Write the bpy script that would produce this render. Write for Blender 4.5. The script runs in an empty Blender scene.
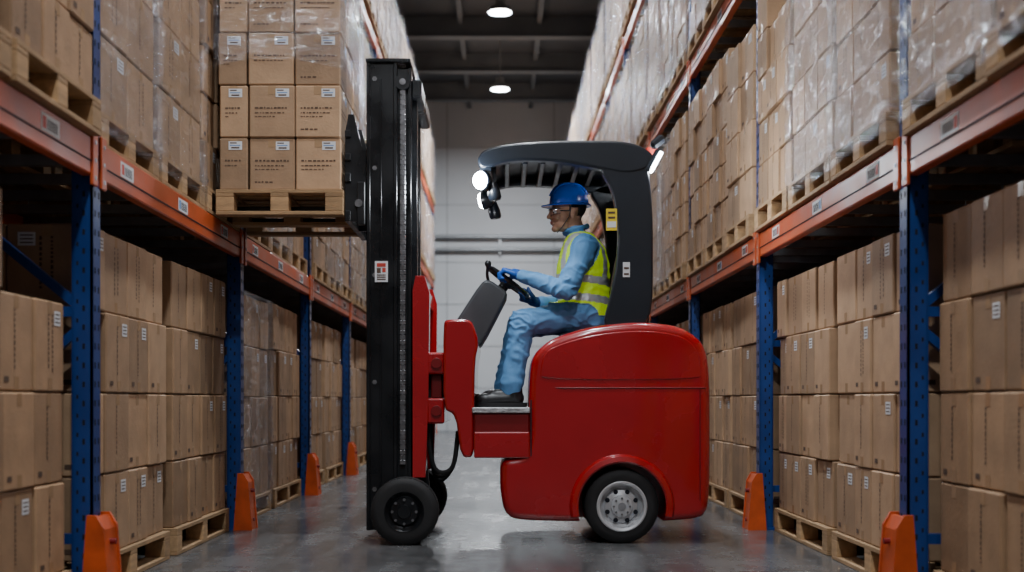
import bpy, bmesh, math, random
from mathutils import Vector, Matrix, noise
random.seed(7)
SC = bpy.context.scene
COL = SC.collection

# ---------------------------------------------------------------- materials
def mat(name, color, rough=0.6, metal=0.0, nscale=6, namt=0.12, bscale=0, bstr=0.0, coat=0.0,
        rnd=0.0, emit=None, estr=0, rvar=0.0, stretch=None, bdist=0.01):
    m = bpy.data.materials.new(name); m.use_nodes = True
    nt = m.node_tree; N = nt.nodes; L = nt.links
    b = N['Principled BSDF']
    b.inputs['Roughness'].default_value = rough
    b.inputs['Metallic'].default_value = metal
    b.inputs['Coat Weight'].default_value = coat
    b.inputs['Coat Roughness'].default_value = 0.08
    tc = N.new('ShaderNodeTexCoord'); mp = N.new('ShaderNodeMapping')
    L.new(tc.outputs['Object'], mp.inputs['Vector'])
    if stretch: mp.inputs['Scale'].default_value = stretch
    nz = N.new('ShaderNodeTexNoise'); nz.inputs['Scale'].default_value = nscale
    nz.inputs['Detail'].default_value = 5
    L.new(mp.outputs[0], nz.inputs['Vector'])
    mr = N.new('ShaderNodeMapRange')
    mr.inputs['From Min'].default_value = 0.3; mr.inputs['From Max'].default_value = 0.7
    mr.inputs['To Min'].default_value = 1-namt; mr.inputs['To Max'].default_value = 1+namt
    L.new(nz.outputs['Fac'], mr.inputs['Value'])
    hs = N.new('ShaderNodeHueSaturation'); hs.inputs['Color'].default_value = (*color, 1)
    val = mr.outputs[0]
    if rnd:
        g = N.new('ShaderNodeNewGeometry')
        r2 = N.new('ShaderNodeMapRange'); r2.inputs['To Min'].default_value = 1-rnd; r2.inputs['To Max'].default_value = 1+rnd
        L.new(g.outputs['Random Per Island'], r2.inputs['Value'])
        mu = N.new('ShaderNodeMath'); mu.operation = 'MULTIPLY'
        L.new(val, mu.inputs[0]); L.new(r2.outputs[0], mu.inputs[1]); val = mu.outputs[0]
    L.new(val, hs.inputs['Value'])
    L.new(hs.outputs[0], b.inputs['Base Color'])
    if rvar:
        r3 = N.new('ShaderNodeMapRange'); r3.inputs['From Min'].default_value = .3; r3.inputs['From Max'].default_value = .7
        r3.inputs['To Min'].default_value = max(0.03, rough-rvar); r3.inputs['To Max'].default_value = min(1, rough+rvar)
        L.new(nz.outputs['Fac'], r3.inputs['Value']); L.new(r3.outputs[0], b.inputs['Roughness'])
    if bstr:
        n2 = N.new('ShaderNodeTexNoise'); n2.inputs['Scale'].default_value = bscale; n2.inputs['Detail'].default_value = 4
        L.new(mp.outputs[0], n2.inputs['Vector'])
        bp = N.new('ShaderNodeBump'); bp.inputs['Strength'].default_value = bstr; bp.inputs['Distance'].default_value = bdist
        L.new(n2.outputs['Fac'], bp.inputs['Height']); L.new(bp.outputs[0], b.inputs['Normal'])
    if emit:
        b.inputs['Emission Color'].default_value = (*emit, 1); b.inputs['Emission Strength'].default_value = estr
    return m

M = {}
M['card'] = mat('cardboard', (0.34, 0.208, 0.114), 0.7, nscale=7, namt=.14, bscale=60, bstr=.15, rnd=.25)
M['card2'] = mat('cardboard_pale', (0.41, 0.26, 0.150), 0.7, nscale=7, namt=.12, bscale=60, bstr=.15, rnd=.25)
M['tape'] = mat('packing_tape', (0.42, 0.27, 0.15), 0.25, namt=.05)
M['ink'] = mat('carton_ink', (0.10, 0.06, 0.04), 0.8, namt=.1)
M['label'] = mat('paper_label', (0.72, 0.74, 0.77), 0.6, namt=.04)
M['lblue'] = mat('label_blue', (0.15, 0.3, 0.6), 0.6)
M['lred'] = mat('label_red', (0.55, 0.05, 0.03), 0.6)
M['lyel'] = mat('label_yellow', (0.8, 0.6, 0.03), 0.5)
M['wood'] = mat('pallet_wood', (0.40, 0.25, 0.125), 0.8, nscale=5, namt=.25, bscale=40, bstr=.3, rnd=.3, stretch=(1, 6, 6))
M['blue'] = mat('rack_blue_paint', (0.010, 0.045, 0.20), 0.36, nscale=4, namt=.2, rvar=.1)
M['orange'] = mat('rack_orange_paint', (0.50, 0.080, 0.018), 0.4, nscale=4, namt=.2, rvar=.1)
M['guard'] = mat('guard_orange_paint', (0.55, 0.078, 0.012), 0.45, nscale=8, namt=.25)
M['hole'] = mat('slot_shadow_black', (0.006, 0.008, 0.015), 0.9)
M['galv'] = mat('galvanised_steel', (0.35, 0.36, 0.38), 0.45, .8, nscale=10, namt=.15)
M['red'] = mat('forklift_red_paint', (0.36, 0.0025, 0.006), 0.26, nscale=3, namt=.08, coat=1.0, rvar=.05)
M['redd'] = mat('forklift_dark_red', (0.17, 0.003, 0.005), 0.4, nscale=3, namt=.1)
M['black'] = mat('black_steel', (0.008, 0.009, 0.011), 0.32, .2, nscale=5, namt=.3, rvar=.12)
M['navy'] = mat('guard_dark_plastic', (0.010, 0.014, 0.021), 0.34, nscale=5, namt=.15, coat=.2)
M['grey'] = mat('console_grey_plastic', (0.045, 0.05, 0.056), 0.45, nscale=8, namt=.1)
M['rubber'] = mat('rubber_tyre', (0.010, 0.010, 0.011), 0.7, nscale=15, namt=.25)
M['rim'] = mat('wheel_rim_paint', (0.55, 0.56, 0.58), 0.35, .35, nscale=8, namt=.1)
M['chain'] = mat('chain_steel', (0.22, 0.22, 0.23), 0.35, .8, nscale=30, namt=.3)
M['chrome'] = mat('hydraulic_chrome', (0.6, 0.6, 0.62), 0.15, 1.0)
M['plate'] = mat('tread_plate', (0.45, 0.46, 0.47), 0.45, .6, nscale=40, namt=.3, bscale=90, bstr=.6)
M['glow'] = mat('lamp_lens_glow', (1, 1, 1), 0.3, emit=(0.85, 0.93, 1.0), estr=80)
M['lampglow'] = mat('high_bay_diffuser', (1, 1, 1), 0.3, emit=(0.88, 0.95, 1.0), estr=80)
M['cover'] = mat('coverall_light_blue', (0.11, 0.31, 0.60), 0.7, nscale=12, namt=.06, bscale=26, bstr=.25, bdist=.012)
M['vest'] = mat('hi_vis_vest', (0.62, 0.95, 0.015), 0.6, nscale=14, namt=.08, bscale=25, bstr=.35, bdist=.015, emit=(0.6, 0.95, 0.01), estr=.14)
M['silver'] = mat('reflective_tape', (0.62, 0.65, 0.68), 0.35, .3, nscale=20, namt=.08)
M['skin'] = mat('skin', (0.58, 0.32, 0.21), 0.5, nscale=20, namt=.06)
M['lips'] = mat('lips', (0.42, 0.16, 0.12), 0.5)
M['hair'] = mat('hair_black', (0.012, 0.010, 0.009), 0.6, nscale=80, namt=.4, bscale=120, bstr=.5)
M['helmet'] = mat('helmet_blue', (0.008, 0.10, 0.62), 0.22, coat=.6, namt=.04)
M['glove'] = mat('glove_blue', (0.008, 0.10, 0.46), 0.5, nscale=30, namt=.15, bscale=60, bstr=.3)
M['gloveb'] = mat('glove_blue_dark', (0.006, 0.04, 0.16), 0.55, nscale=30, namt=.3)
M['shoe'] = mat('shoe_black', (0.012, 0.012, 0.013), 0.42, nscale=20, namt=.2)
M['eye'] = mat('eye_white', (0.8, 0.8, 0.78), 0.2)
M['dark'] = mat('pupil_dark', (0.01, 0.01, 0.01), 0.2)
M['wall'] = mat('painted_wall', (0.52, 0.54, 0.56), 0.75, nscale=.6, namt=.07)
M['walld'] = mat('wall_panel_joint', (0.34, 0.35, 0.36), 0.7)
M['ceil'] = mat('dark_roof_sheet', (0.06, 0.066, 0.075), 0.7, nscale=1, namt=.15)
M['steel'] = mat('roof_steel_grey', (0.11, 0.12, 0.13), 0.6, nscale=2, namt=.15)
M['lamp_h'] = mat('lamp_housing_grey', (0.25, 0.26, 0.27), 0.4, .5)

def floor_mat():
    m = bpy.data.materials.new('polished_concrete'); m.use_nodes = True
    nt = m.node_tree; N = nt.nodes; L = nt.links; b = N['Principled BSDF']
    tc = N.new('ShaderNodeTexCoord')
    def nz(scale, sc=(1, 1, 1), det=6):
        mp = N.new('ShaderNodeMapping'); mp.inputs['Scale'].default_value = sc
        L.new(tc.outputs['Object'], mp.inputs['Vector'])
        n = N.new('ShaderNodeTexNoise'); n.inputs['Scale'].default_value = scale; n.inputs['Detail'].default_value = det
        L.new(mp.outputs[0], n.inputs['Vector']); return n
    a = nz(.9); c = nz(9); s = nz(1.6, (5, .35, 1)); g = nz(60, det=2)
    def mth(op, x, y):
        k = N.new('ShaderNodeMath'); k.operation = op
        for i, v in enumerate((x, y)):
            if isinstance(v, (int, float)): k.inputs[i].default_value = v
            else: L.new(v, k.inputs[i])
        return k.outputs[0]
    t = mth('ADD', mth('MULTIPLY', a.outputs['Fac'], .35), mth('MULTIPLY', c.outputs['Fac'], .25))
    t = mth('ADD', t, mth('MULTIPLY', s.outputs['Fac'], .3)); t = mth('ADD', t, mth('MULTIPLY', g.outputs['Fac'], .1))
    cr = N.new('ShaderNodeValToRGB')
    cr.color_ramp.elements[0].position = .38; cr.color_ramp.elements[0].color = (.060, .061, .063, 1)
    cr.color_ramp.elements[1].position = .62; cr.color_ramp.elements[1].color = (.140, .141, .143, 1)
    L.new(t, cr.inputs[0]); L.new(cr.outputs[0], b.inputs['Base Color'])
    mr = N.new('ShaderNodeMapRange'); mr.inputs['From Min'].default_value = .38; mr.inputs['From Max'].default_value = .62
    mr.inputs['To Min'].default_value = .15; mr.inputs['To Max'].default_value = .33
    L.new(t, mr.inputs['Value']); L.new(mr.outputs[0], b.inputs['Roughness'])
    bp = N.new('ShaderNodeBump'); bp.inputs['Strength'].default_value = .12; bp.inputs['Distance'].default_value = .008
    L.new(c.outputs['Fac'], bp.inputs['Height']); L.new(bp.outputs[0], b.inputs['Normal'])
    return m
M['floor'] = floor_mat()

def wrap_mat():
    m = bpy.data.materials.new('stretch_wrap_film'); m.use_nodes = True
    nt = m.node_tree; N = nt.nodes; L = nt.links
    out = N['Material Output']; N.remove(N['Principled BSDF'])
    tr = N.new('ShaderNodeBsdfTransparent'); tr.inputs[0].default_value = (.96, .97, .99, 1)
    gl = N.new('ShaderNodeBsdfGlossy'); gl.inputs['Roughness'].default_value = .13; gl.inputs['Color'].default_value = (.95, .97, 1, 1)
    df = N.new('ShaderNodeBsdfDiffuse'); df.inputs[0].default_value = (.5, .55, .62, 1)
    tc = N.new('ShaderNodeTexCoord'); mp = N.new('ShaderNodeMapping'); mp.inputs['Scale'].default_value = (2, 2, 5)
    mp.inputs['Rotation'].default_value = (.3, .5, 0)
    L.new(tc.outputs['Object'], mp.inputs['Vector'])
    n = N.new('ShaderNodeTexNoise'); n.inputs['Scale'].default_value = 3.5; n.inputs['Detail'].default_value = 6; n.inputs['Distortion'].default_value = 1.2
    L.new(mp.outputs[0], n.inputs['Vector'])
    bp = N.new('ShaderNodeBump'); bp.inputs['Strength'].default_value = 1.0; bp.inputs['Distance'].default_value = .06
    L.new(n.outputs['Fac'], bp.inputs['Height']); L.new(bp.outputs[0], gl.inputs['Normal'])
    m1 = N.new('ShaderNodeMixShader'); m1.inputs[0].default_value = .18
    L.new(gl.outputs[0], m1.inputs[1]); L.new(df.outputs[0], m1.inputs[2])
    mr = N.new('ShaderNodeMapRange'); mr.inputs['From Min'].default_value = .47; mr.inputs['From Max'].default_value = .72
    mr.inputs['To Min'].default_value = .07; mr.inputs['To Max'].default_value = .42
    L.new(n.outputs['Fac'], mr.inputs['Value'])
    m2 = N.new('ShaderNodeMixShader'); L.new(mr.outputs[0], m2.inputs[0])
    L.new(tr.outputs[0], m2.inputs[1]); L.new(m1.outputs[0], m2.inputs[2])
    L.new(m2.outputs[0], out.inputs['Surface'])
    return m
M['wrap'] = wrap_mat()

def lens_mat():
    m = bpy.data.materials.new('safety_glasses_lens'); m.use_nodes = True
    nt = m.node_tree; N = nt.nodes; L = nt.links
    out = N['Material Output']; N.remove(N['Principled BSDF'])
    tr = N.new('ShaderNodeBsdfTransparent'); gl = N.new('ShaderNodeBsdfGlossy'); gl.inputs['Roughness'].default_value = .08
    mx = N.new('ShaderNodeMixShader'); mx.inputs[0].default_value = .22
    L.new(tr.outputs[0], mx.inputs[1]); L.new(gl.outputs[0], mx.inputs[2]); L.new(mx.outputs[0], out.inputs['Surface'])
    return m
M['lens'] = lens_mat()

# ---------------------------------------------------------------- mesh builder
CH_F = []
def _cf():
    idx = lambda i, a: i*3+a
    for a in range(3):
        b, c = [k for k in range(3) if k != a]
        for s in (0, 1):
            q = []
            for (vb, vc) in ((0, 0), (1, 0), (1, 1), (0, 1)):
                q.append(idx((s << a) | (vb << b) | (vc << c), a))
            CH_F.append(q)
    for c in range(3):
        a, b = [k for k in range(3) if k != c]
        for sa in (0, 1):
            for sb in (0, 1):
                k0 = (sa << a) | (sb << b); k1 = k0 | (1 << c)
                CH_F.append([idx(k0, a), idx(k0, b), idx(k1, b), idx(k1, a)])
    for i in range(8): CH_F.append([i*3, i*3+1, i*3+2])
_cf()

class MB:
    def __init__(s): s.v = []; s.f = []; s.m = []; s.mats = []
    def mi(s, k):
        if k not in s.mats: s.mats.append(k)
        return s.mats.index(k)
    def add(s, vs, fs, k):
        o = len(s.v); i = s.mi(k)
        s.v += [tuple(v) for v in vs]
        for f in fs: s.f.append([o+j for j in f]); s.m.append(i)
    def box(s, c, d, k, ch=0.0, rz=0.0, R=None):
        hx, hy, hz = d[0]/2, d[1]/2, d[2]/2; c = Vector(c)
        if R is None: R = Matrix.Rotation(rz, 3, 'Z') if rz else None
        vs = []
        if ch > 0:
            for i in range(8):
                sx, sy, sz = (1 if i & 1 else -1), (1 if i & 2 else -1), (1 if i & 4 else -1)
                vs += [Vector((sx*hx, sy*(hy-ch), sz*(hz-ch))), Vector((sx*(hx-ch), sy*hy, sz*(hz-ch))), Vector((sx*(hx-ch), sy*(hy-ch), sz*hz))]
            fs = CH_F
        else:
            for i in range(8): vs.append(Vector(((1 if i & 1 else -1)*hx, (1 if i & 2 else -1)*hy, (1 if i & 4 else -1)*hz)))
            fs = [[0, 2, 3, 1], [4, 5, 7, 6], [0, 1, 5, 4], [2, 6, 7, 3], [0, 4, 6, 2], [1, 3, 7, 5]]
        if R: vs = [R @ v for v in vs]
        s.add([v+c for v in vs], fs, k)
    def bb(s, x0, x1, y0, y1, z0, z1, k, ch=0.0):
        s.box(((x0+x1)/2, (y0+y1)/2, (z0+z1)/2), (abs(x1-x0), abs(y1-y0), abs(z1-z0)), k, ch)
    def beam(s, p0, p1, w, h, k, ch=0):
        p0 = Vector(p0); p1 = Vector(p1); d = p1-p0
        R = d.to_track_quat('X', 'Z').to_matrix()
        s.box((p0+p1)/2, (d.length, w, h), k, ch, R=R)
    def rings(s, rings, k, cap=True, closed=False):
        n = len(rings[0]); vs = [v for r in rings for v in r]; fs = []
        R = len(rings)
        for i in range(R if closed else R-1):
            j = (i+1) % R
            for a in range(n):
                b = (a+1) % n; fs.append([i*n+a, i*n+b, j*n+b, j*n+a])
        if cap and not closed:
            fs.append(list(range(n))[::-1]); fs.append([(R-1)*n+a for a in range(n)])
        s.add(vs, fs, k)
    def lathe(s, o, ax, prof, k, n=32, cap=True, closed=False):
        o = Vector(o); ax = Vector(ax).normalized()
        q = ax.to_track_quat('Z', 'Y').to_matrix(); u = q @ Vector((1, 0, 0)); w = q @ Vector((0, 1, 0))
        rs = []
        for r, h in prof:
            r = max(r, 1e-4)
            rs.append([o+ax*h+(u*math.cos(2*math.pi*a/n)+w*math.sin(2*math.pi*a/n))*r for a in range(n)])
        s.rings(rs, k, cap, closed)
    def cyl(s, p0, p1, r, k, n=16, r1=None):
        p0 = Vector(p0); p1 = Vector(p1); d = p1-p0
        s.lathe(p0, d, [(r, 0), (r if r1 is None else r1, d.length)], k, n)
    def capsule(s, p0, p1, r0, r1, k, n=16, flat=None):
        p0 = Vector(p0); p1 = Vector(p1); d = p1-p0; Ln = max(d.length, 1e-5)
        pr = []
        for i in range(6):
            a = -math.pi/2+i*math.pi/10.001
            pr.append((r0*math.cos(a), r0*math.sin(a)))
        for i in range(6):
            a = i*math.pi/10.001
            pr.append((r1*math.cos(a), Ln+r1*math.sin(a)))
        s.lathe(p0, d if d.length > 1e-5 else (0, 0, 1), pr, k, n)
    def ell(s, c, r, k, n=16, R=None):
        c = Vector(c); rs = []
        for i in range(n//2+1):
            a = -math.pi/2+math.pi*i/(n//2); cr = max(math.cos(a), .002)
            ring = []
            for j in range(n):
                t = 2*math.pi*j/n
                v = Vector((r[0]*cr*math.cos(t), r[1]*cr*math.sin(t), r[2]*math.sin(a)))
                if R: v = R @ v
                ring.append(c+v)
            rs.append(ring)
        s.rings(rs, k)
    def tube(s, pts, r, k, n=8, closed=False):
        pts = [Vector(p) for p in pts]; rs = []; m = len(pts); u = None
        for i, p in enumerate(pts):
            if closed: t = pts[(i+1) % m]-pts[i-1]
            else: t = pts[min(i+1, m-1)]-pts[max(i-1, 0)]
            t.normalize()
            if u is None:
                u = t.orthogonal().normalized()
            u = (u-t*u.dot(t)).normalized(); w = t.cross(u)
            rr = r[i] if isinstance(r, (list, tuple)) else r
            rs.append([p+(u*math.cos(2*math.pi*a/n)+w*math.sin(2*math.pi*a/n))*rr for a in range(n)])
        s.rings(rs, k, closed=closed)
    def prism(s, pts, y0, y1, k):
        n = len(pts)
        vs = [(x, y0, z) for x, z in pts]+[(x, y1, z) for x, z in pts]
        fs = [list(range(n)), [n+i for i in range(n)][::-1]]+[[i, (i+1) % n, n+(i+1) % n, n+i] for i in range(n)]
        s.add(vs, fs, k)
    def mesh(s, name, smooth=None, recalc=True):
        me = bpy.data.meshes.new(name); me.from_pydata(s.v, [], s.f)
        for k in s.mats: me.materials.append(M[k])
        me.polygons.foreach_set('material_index', s.m)
        if recalc:
            bm = bmesh.new(); bm.from_mesh(me); bmesh.ops.recalc_face_normals(bm, faces=bm.faces); bm.to_mesh(me); bm.free()
        if smooth:
            me.polygons.foreach_set('use_smooth', [True]*len(me.polygons))
            me.set_sharp_from_angle(angle=math.radians(smooth))
        me.update(); return me
    def obj(s, name, parent=None, smooth=35, bevel=0, segs=2):
        o = bpy.data.objects.new(name, s.mesh(name, smooth)); COL.objects.link(o)
        if parent: o.parent = parent
        if bevel:
            b = o.modifiers.new('bevel', 'BEVEL'); b.width = bevel; b.segments = segs; b.limit_method = 'ANGLE'; b.angle_limit = math.radians(35)
            b.harden_normals = True
        return o

def empty(name, loc=(0, 0, 0)):
    e = bpy.data.objects.new(name, None); e.empty_display_size = .2; COL.objects.link(e); return e

def chaikin(p, it=2, q=.25):
    for _ in range(it):
        o = []
        for i in range(len(p)):
            a = p[i]; b = p[(i+1) % len(p)]
            o.append((a[0]*(1-q)+b[0]*q, a[1]*(1-q)+b[1]*q)); o.append((a[0]*q+b[0]*(1-q), a[1]*q+b[1]*(1-q)))
        p = o
    return p

def catmull(pts, sub=6):
    pts = [Vector(p) for p in pts]; out = []
    P = [pts[0]]+pts+[pts[-1]]
    for i in range(1, len(P)-2):
        for k in range(sub):
            t = k/sub
            out.append(.5*((2*P[i])+(P[i+1]-P[i-1])*t+(2*P[i-1]-5*P[i]+4*P[i+1]-P[i+2])*t*t+(3*P[i]-P[i-1]-3*P[i+1]+P[i+2])*t**3))
    out.append(pts[-1]); return out

def remeshed(mb, name, voxel, smooth_it=3, fac=.5):
    me = mb.mesh(name+'_src', recalc=True)
    o = bpy.data.objects.new(name+'_src', me); COL.objects.link(o)
    r = o.modifiers.new('r', 'REMESH'); r.mode = 'VOXEL'; r.voxel_size = voxel; r.use_smooth_shade = True
    s = o.modifiers.new('s', 'SMOOTH'); s.factor = fac; s.iterations = smooth_it
    dg = bpy.context.evaluated_depsgraph_get(); dg.update()
    new = bpy.data.meshes.new_from_object(o.evaluated_get(dg)); new.name = name
    bpy.data.objects.remove(o); bpy.data.meshes.remove(me)
    new.materials.clear()
    new.polygons.foreach_set('use_smooth', [True]*len(new.polygons))
    return new

# ---------------------------------------------------------------- room shell
b = MB(); b.bb(-6, 6, -6, 33.2, -.1, 0, 'floor'); b.obj('floor', smooth=None)
b = MB(); b.bb(-6.2, -6, -6, 33.2, -.1, 8.7, 'wall'); b.obj('wall_left', smooth=None)
b = MB(); b.bb(6, 6.2, -6, 33.2, -.1, 8.7, 'wall'); b.obj('wall_right', smooth=None)
b = MB(); b.bb(-6, 6, 33, 33.2, 0, 8.6, 'wall')
for z in (1.1, 2.2, 3.3, 4.4, 5.9, 7.4): b.bb(-6, 6, 32.985, 33, z, z+.02, 'walld')
for x in (-4.2, -1.4, 1.4, 4.2): b.bb(x, x+.03, 32.985, 33, 0, 8.6, 'walld')
b.obj('wall_back', smooth=None)
b = MB(); b.bb(-6, 6, -6, 33.2, 8.6, 8.7, 'ceil')
y = -4.0
while y < 33:
    b.bb(-6, 6, y-.07, y+.07, 8.2, 8.6, 'steel'); b.bb(-6, 6, y-.14, y+.14, 8.18, 8.2, 'steel'); y += 2.7
for x in (-4, -2.4, -.8, .8, 2.4, 4): b.bb(x-.05, x+.05, -6, 33, 8.44, 8.6, 'steel')
b.obj('ceiling', smooth=None)
b = MB()
for z in (5.05, 4.72):
    b.cyl((-5.9, 32.85, z), (5.9, 32.85, z), .055, 'lamp_h', 12)
for x in (-4, -2, 0, 2, 4): b.bb(x-.03, x+.03, 32.85, 33, 4.6, 5.15, 'lamp_h')
b.obj('wall_pipe_run')

# ---------------------------------------------------------------- racks
Y0 = 5.0; SP = 2.82; LV = [1.83, 3.65, 5.47]
posts = [Y0+SP*k for k in range(-2, 10)]
def rack(s):
    b = MB()
    for y in posts:
        for xf, xb in ((1.60, 1.685), (2.635, 2.72)):
            b.bb(s*xf, s*(xf+.012), y-.045, y+.045, 0, 7.1, 'blue')
            b.bb(s*xf, s*xb, y-.045, y-.037, 0, 7.1, 'blue'); b.bb(s*xf, s*xb, y+.037, y+.045, 0, 7.1, 'blue')
            b.bb(s*(xb-.01), s*xb, y-.045, y-.02, 0, 7.1, 'blue'); b.bb(s*(xb-.01), s*xb, y+.02, y+.045, 0, 7.1, 'blue')
            b.bb(s*(xf-.03), s*(xb+.03), y-.08, y+.08, 0, .012, 'blue')
        if y < 20:
            z = .1
            while z < 7:
                for yy in (-.022, .022): b.bb(s*1.5985, s*1.601, y+yy-.006, y+yy+.006, z, z+.024, 'hole')
                b.bb(s*1.632, s*1.642, y-.0465, y-.044, z, z+.022, 'hole')
                b.bb(s*1.658, s*1.666, y-.0465, y-.044, z+.03, z+.046, 'hole')
                z += .075
        z = .25; fl = 0
        while z < 6.6:
            b.beam((s*1.68, y, z), (s*2.64, y, z), .04, .04, 'blue')
            a, c = (1.68, 2.64) if fl else (2.64, 1.68)
            b.beam((s*a, y, z+.03), (s*c, y, z+.82), .035, .035, 'blue'); fl ^= 1
            z += .9
        # guard
        g = [(1.525, 0), (1.55, .29), (1.575, .34), (1.595, .34), (1.595, 0)]
        b.prism([(s*x, z) for x, z in g], y-.08, y+.08, 'guard')
        for q0, q1 in ((-.095, -.078), (.078, .095)):
            b.prism([(s*x, z) for x, z in [(1.52, 0), (1.545, .30), (1.575, .35), (1.61, .35), (1.635, .0)]], y+q0, y+q1, 'guard')
        for zz in (.06, .24): b.cyl((s*1.522, y, zz), (s*1.60, y, zz), .012, 'redd', 10)
    for i, y in enumerate(posts[:-1]):
        for li, z in enumerate(LV):
            for x0, x1 in ((1.595, 1.645), (2.67, 2.72)):
                b.bb(s*x0, s*x1, y+.05, y+SP-.05, z-.15, z-.002, 'orange', .006)
            b.bb(s*1.592, s*1.596, y+.06, y+SP-.06, z-.10, z-.094, 'hole')
            for yy in (y+.052, y+SP-.058):
                b.bb(s*1.586, s*1.60, yy-.03, yy+.035, z-.19, z+.02, 'orange', .004)
                for zz in (z-.16, z-.02, z-.09): b.cyl((s*1.583, yy, zz), (s*1.587, yy, zz), .009, 'galv', 8)
            for k in range(6):
                yy = y+.28+k*.45
                b.bb(s*1.645, s*2.67, yy-.02, yy+.02, z-.05, z-.004, 'galv')
            if y < 22:
                for yy, mk in ((y+.3, 'lred'), (y+1.25, 'lblue'), (y+2.2, 'lred')):
                    b.bb(s*1.5935, s*1.596, yy, yy+.18, z-.088, z-.025, 'label')
                    b.bb(s*1.5930, s*1.5936, yy+.01, yy+.045, z-.078, z-.035, mk)
                    for q in range(9): b.bb(s*1.5930, s*1.5936, yy+.055+q*.012, yy+.060+q*.012, z-.078, z-.04, 'hole')
    return b.obj('pallet_rack', smooth=None)
rack(-1); rack(1)

# ---------------------------------------------------------------- pallet loads
def add_pallet(b, W, D, z=0):
    for yy in (.05, D/2, D-.05): b.box((W/2, yy, z+.01), (W, .1, .02), 'wood', .002)
    for xx in (.05, W/2, W-.05):
        for yy in (.05, D/2, D-.05): b.box((xx, yy, z+.06), (.1, .1, .08), 'wood', .003)
        b.box((xx, D/2, z+.11), (.1, D, .02), 'wood', .002)
    n = 7
    for i in range(n):
        w = .095; yy = w/2+(D-w)*i/(n-1)
        b.box((W/2, yy, z+.13), (W, w, .02), 'wood', .002)

def word_line(b, fn, x0, x1, z, h, rr):
    x = x0
    while x < x1:
        w = rr.uniform(.006, .022)
        if x+w > x1: break
        fn(x, x+w, z, z+h*rr.uniform(.7, 1), 'ink'); x += w+rr.uniform(.004, .009)

def deco(b, face, a0, a1, z0, z1, pos, rr, style):
    """print and labels on one carton face. face: 'f' (y=pos) 'l'/'r' (x=pos)"""
    e = .0016
    def q(u0, u1, v0, v1, k, lift=0):
        p = pos
        if face == 'f': vs = [(u0, p-e-lift, v0), (u1, p-e-lift, v0), (u1, p-e-lift, v1), (u0, p-e-lift, v1)]
        elif face == 'l': vs = [(p-e-lift, u0, v0), (p-e-lift, u1, v0), (p-e-lift, u1, v1), (p-e-lift, u0, v1)]
        else: vs = [(p+e+lift, u0, v0), (p+e+lift, u1, v0), (p+e+lift, u1, v1), (p+e+lift, u0, v1)]
        b.add(vs, [[0, 1, 2, 3]], k)
    W = a1-a0; H = z1-z0
    if style == 'v':
        if rr.random() < .75:
            for c in range(rr.choice((1, 1, 2))):
                x = a0+W*(.42+c*.14); z = z1-H*.15
                while z > z0+H*.25:
                    h = rr.uniform(.006, .018); q(x, x+.011, z-h, z, 'ink'); z -= h+.007
        if rr.random() < .42:
            q(a1-W*.36, a1-W*.14, z1-.09, z1-.035, 'label')
            for i in range(3): q(a1-W*.33, a1-W*.17, z1-.08+i*.015, z1-.075+i*.015, 'ink', .0006)
        if rr.random() < .5: q(a0+W*.12, a0+W*.26, z0+.03, z0+.05, 'ink')
    else:
        q(a1-.105, a1-.03, z1-.065, z1-.018, 'label')
        q(a1-.098, a1-.06, z1-.030, z1-.024, 'ink', .0006)
        q(a1-.098, a1-.04, z1-.043, z1-.038, 'lblue', .0006); q(a1-.09, a1-.045, z1-.058, z1-.050, 'ink', .0006)
        word_line(b, q, a0+.03, a1-.03, z0+H*.55, .010, rr)
        word_line(b, q, a0+.03, a1-.05, z0+H*.46, .007, rr)
        if rr.random() < .6: word_line(b, q, a0+.03, a1-.09, z0+H*.39, .006, rr)
        if rr.random() < .5: word_line(b, q, a0+.03, a1-.12, z0+H*.14, .009, rr)
    q(a0+W*.5-.022, a0+W*.5+.022, z1-.05, z1-.004, 'tape', -.0004)
    if style == 'v': q(a0+W*.5-.022, a0+W*.5+.022, z0+.004, z0+.05, 'tape', -.0004)

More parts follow.
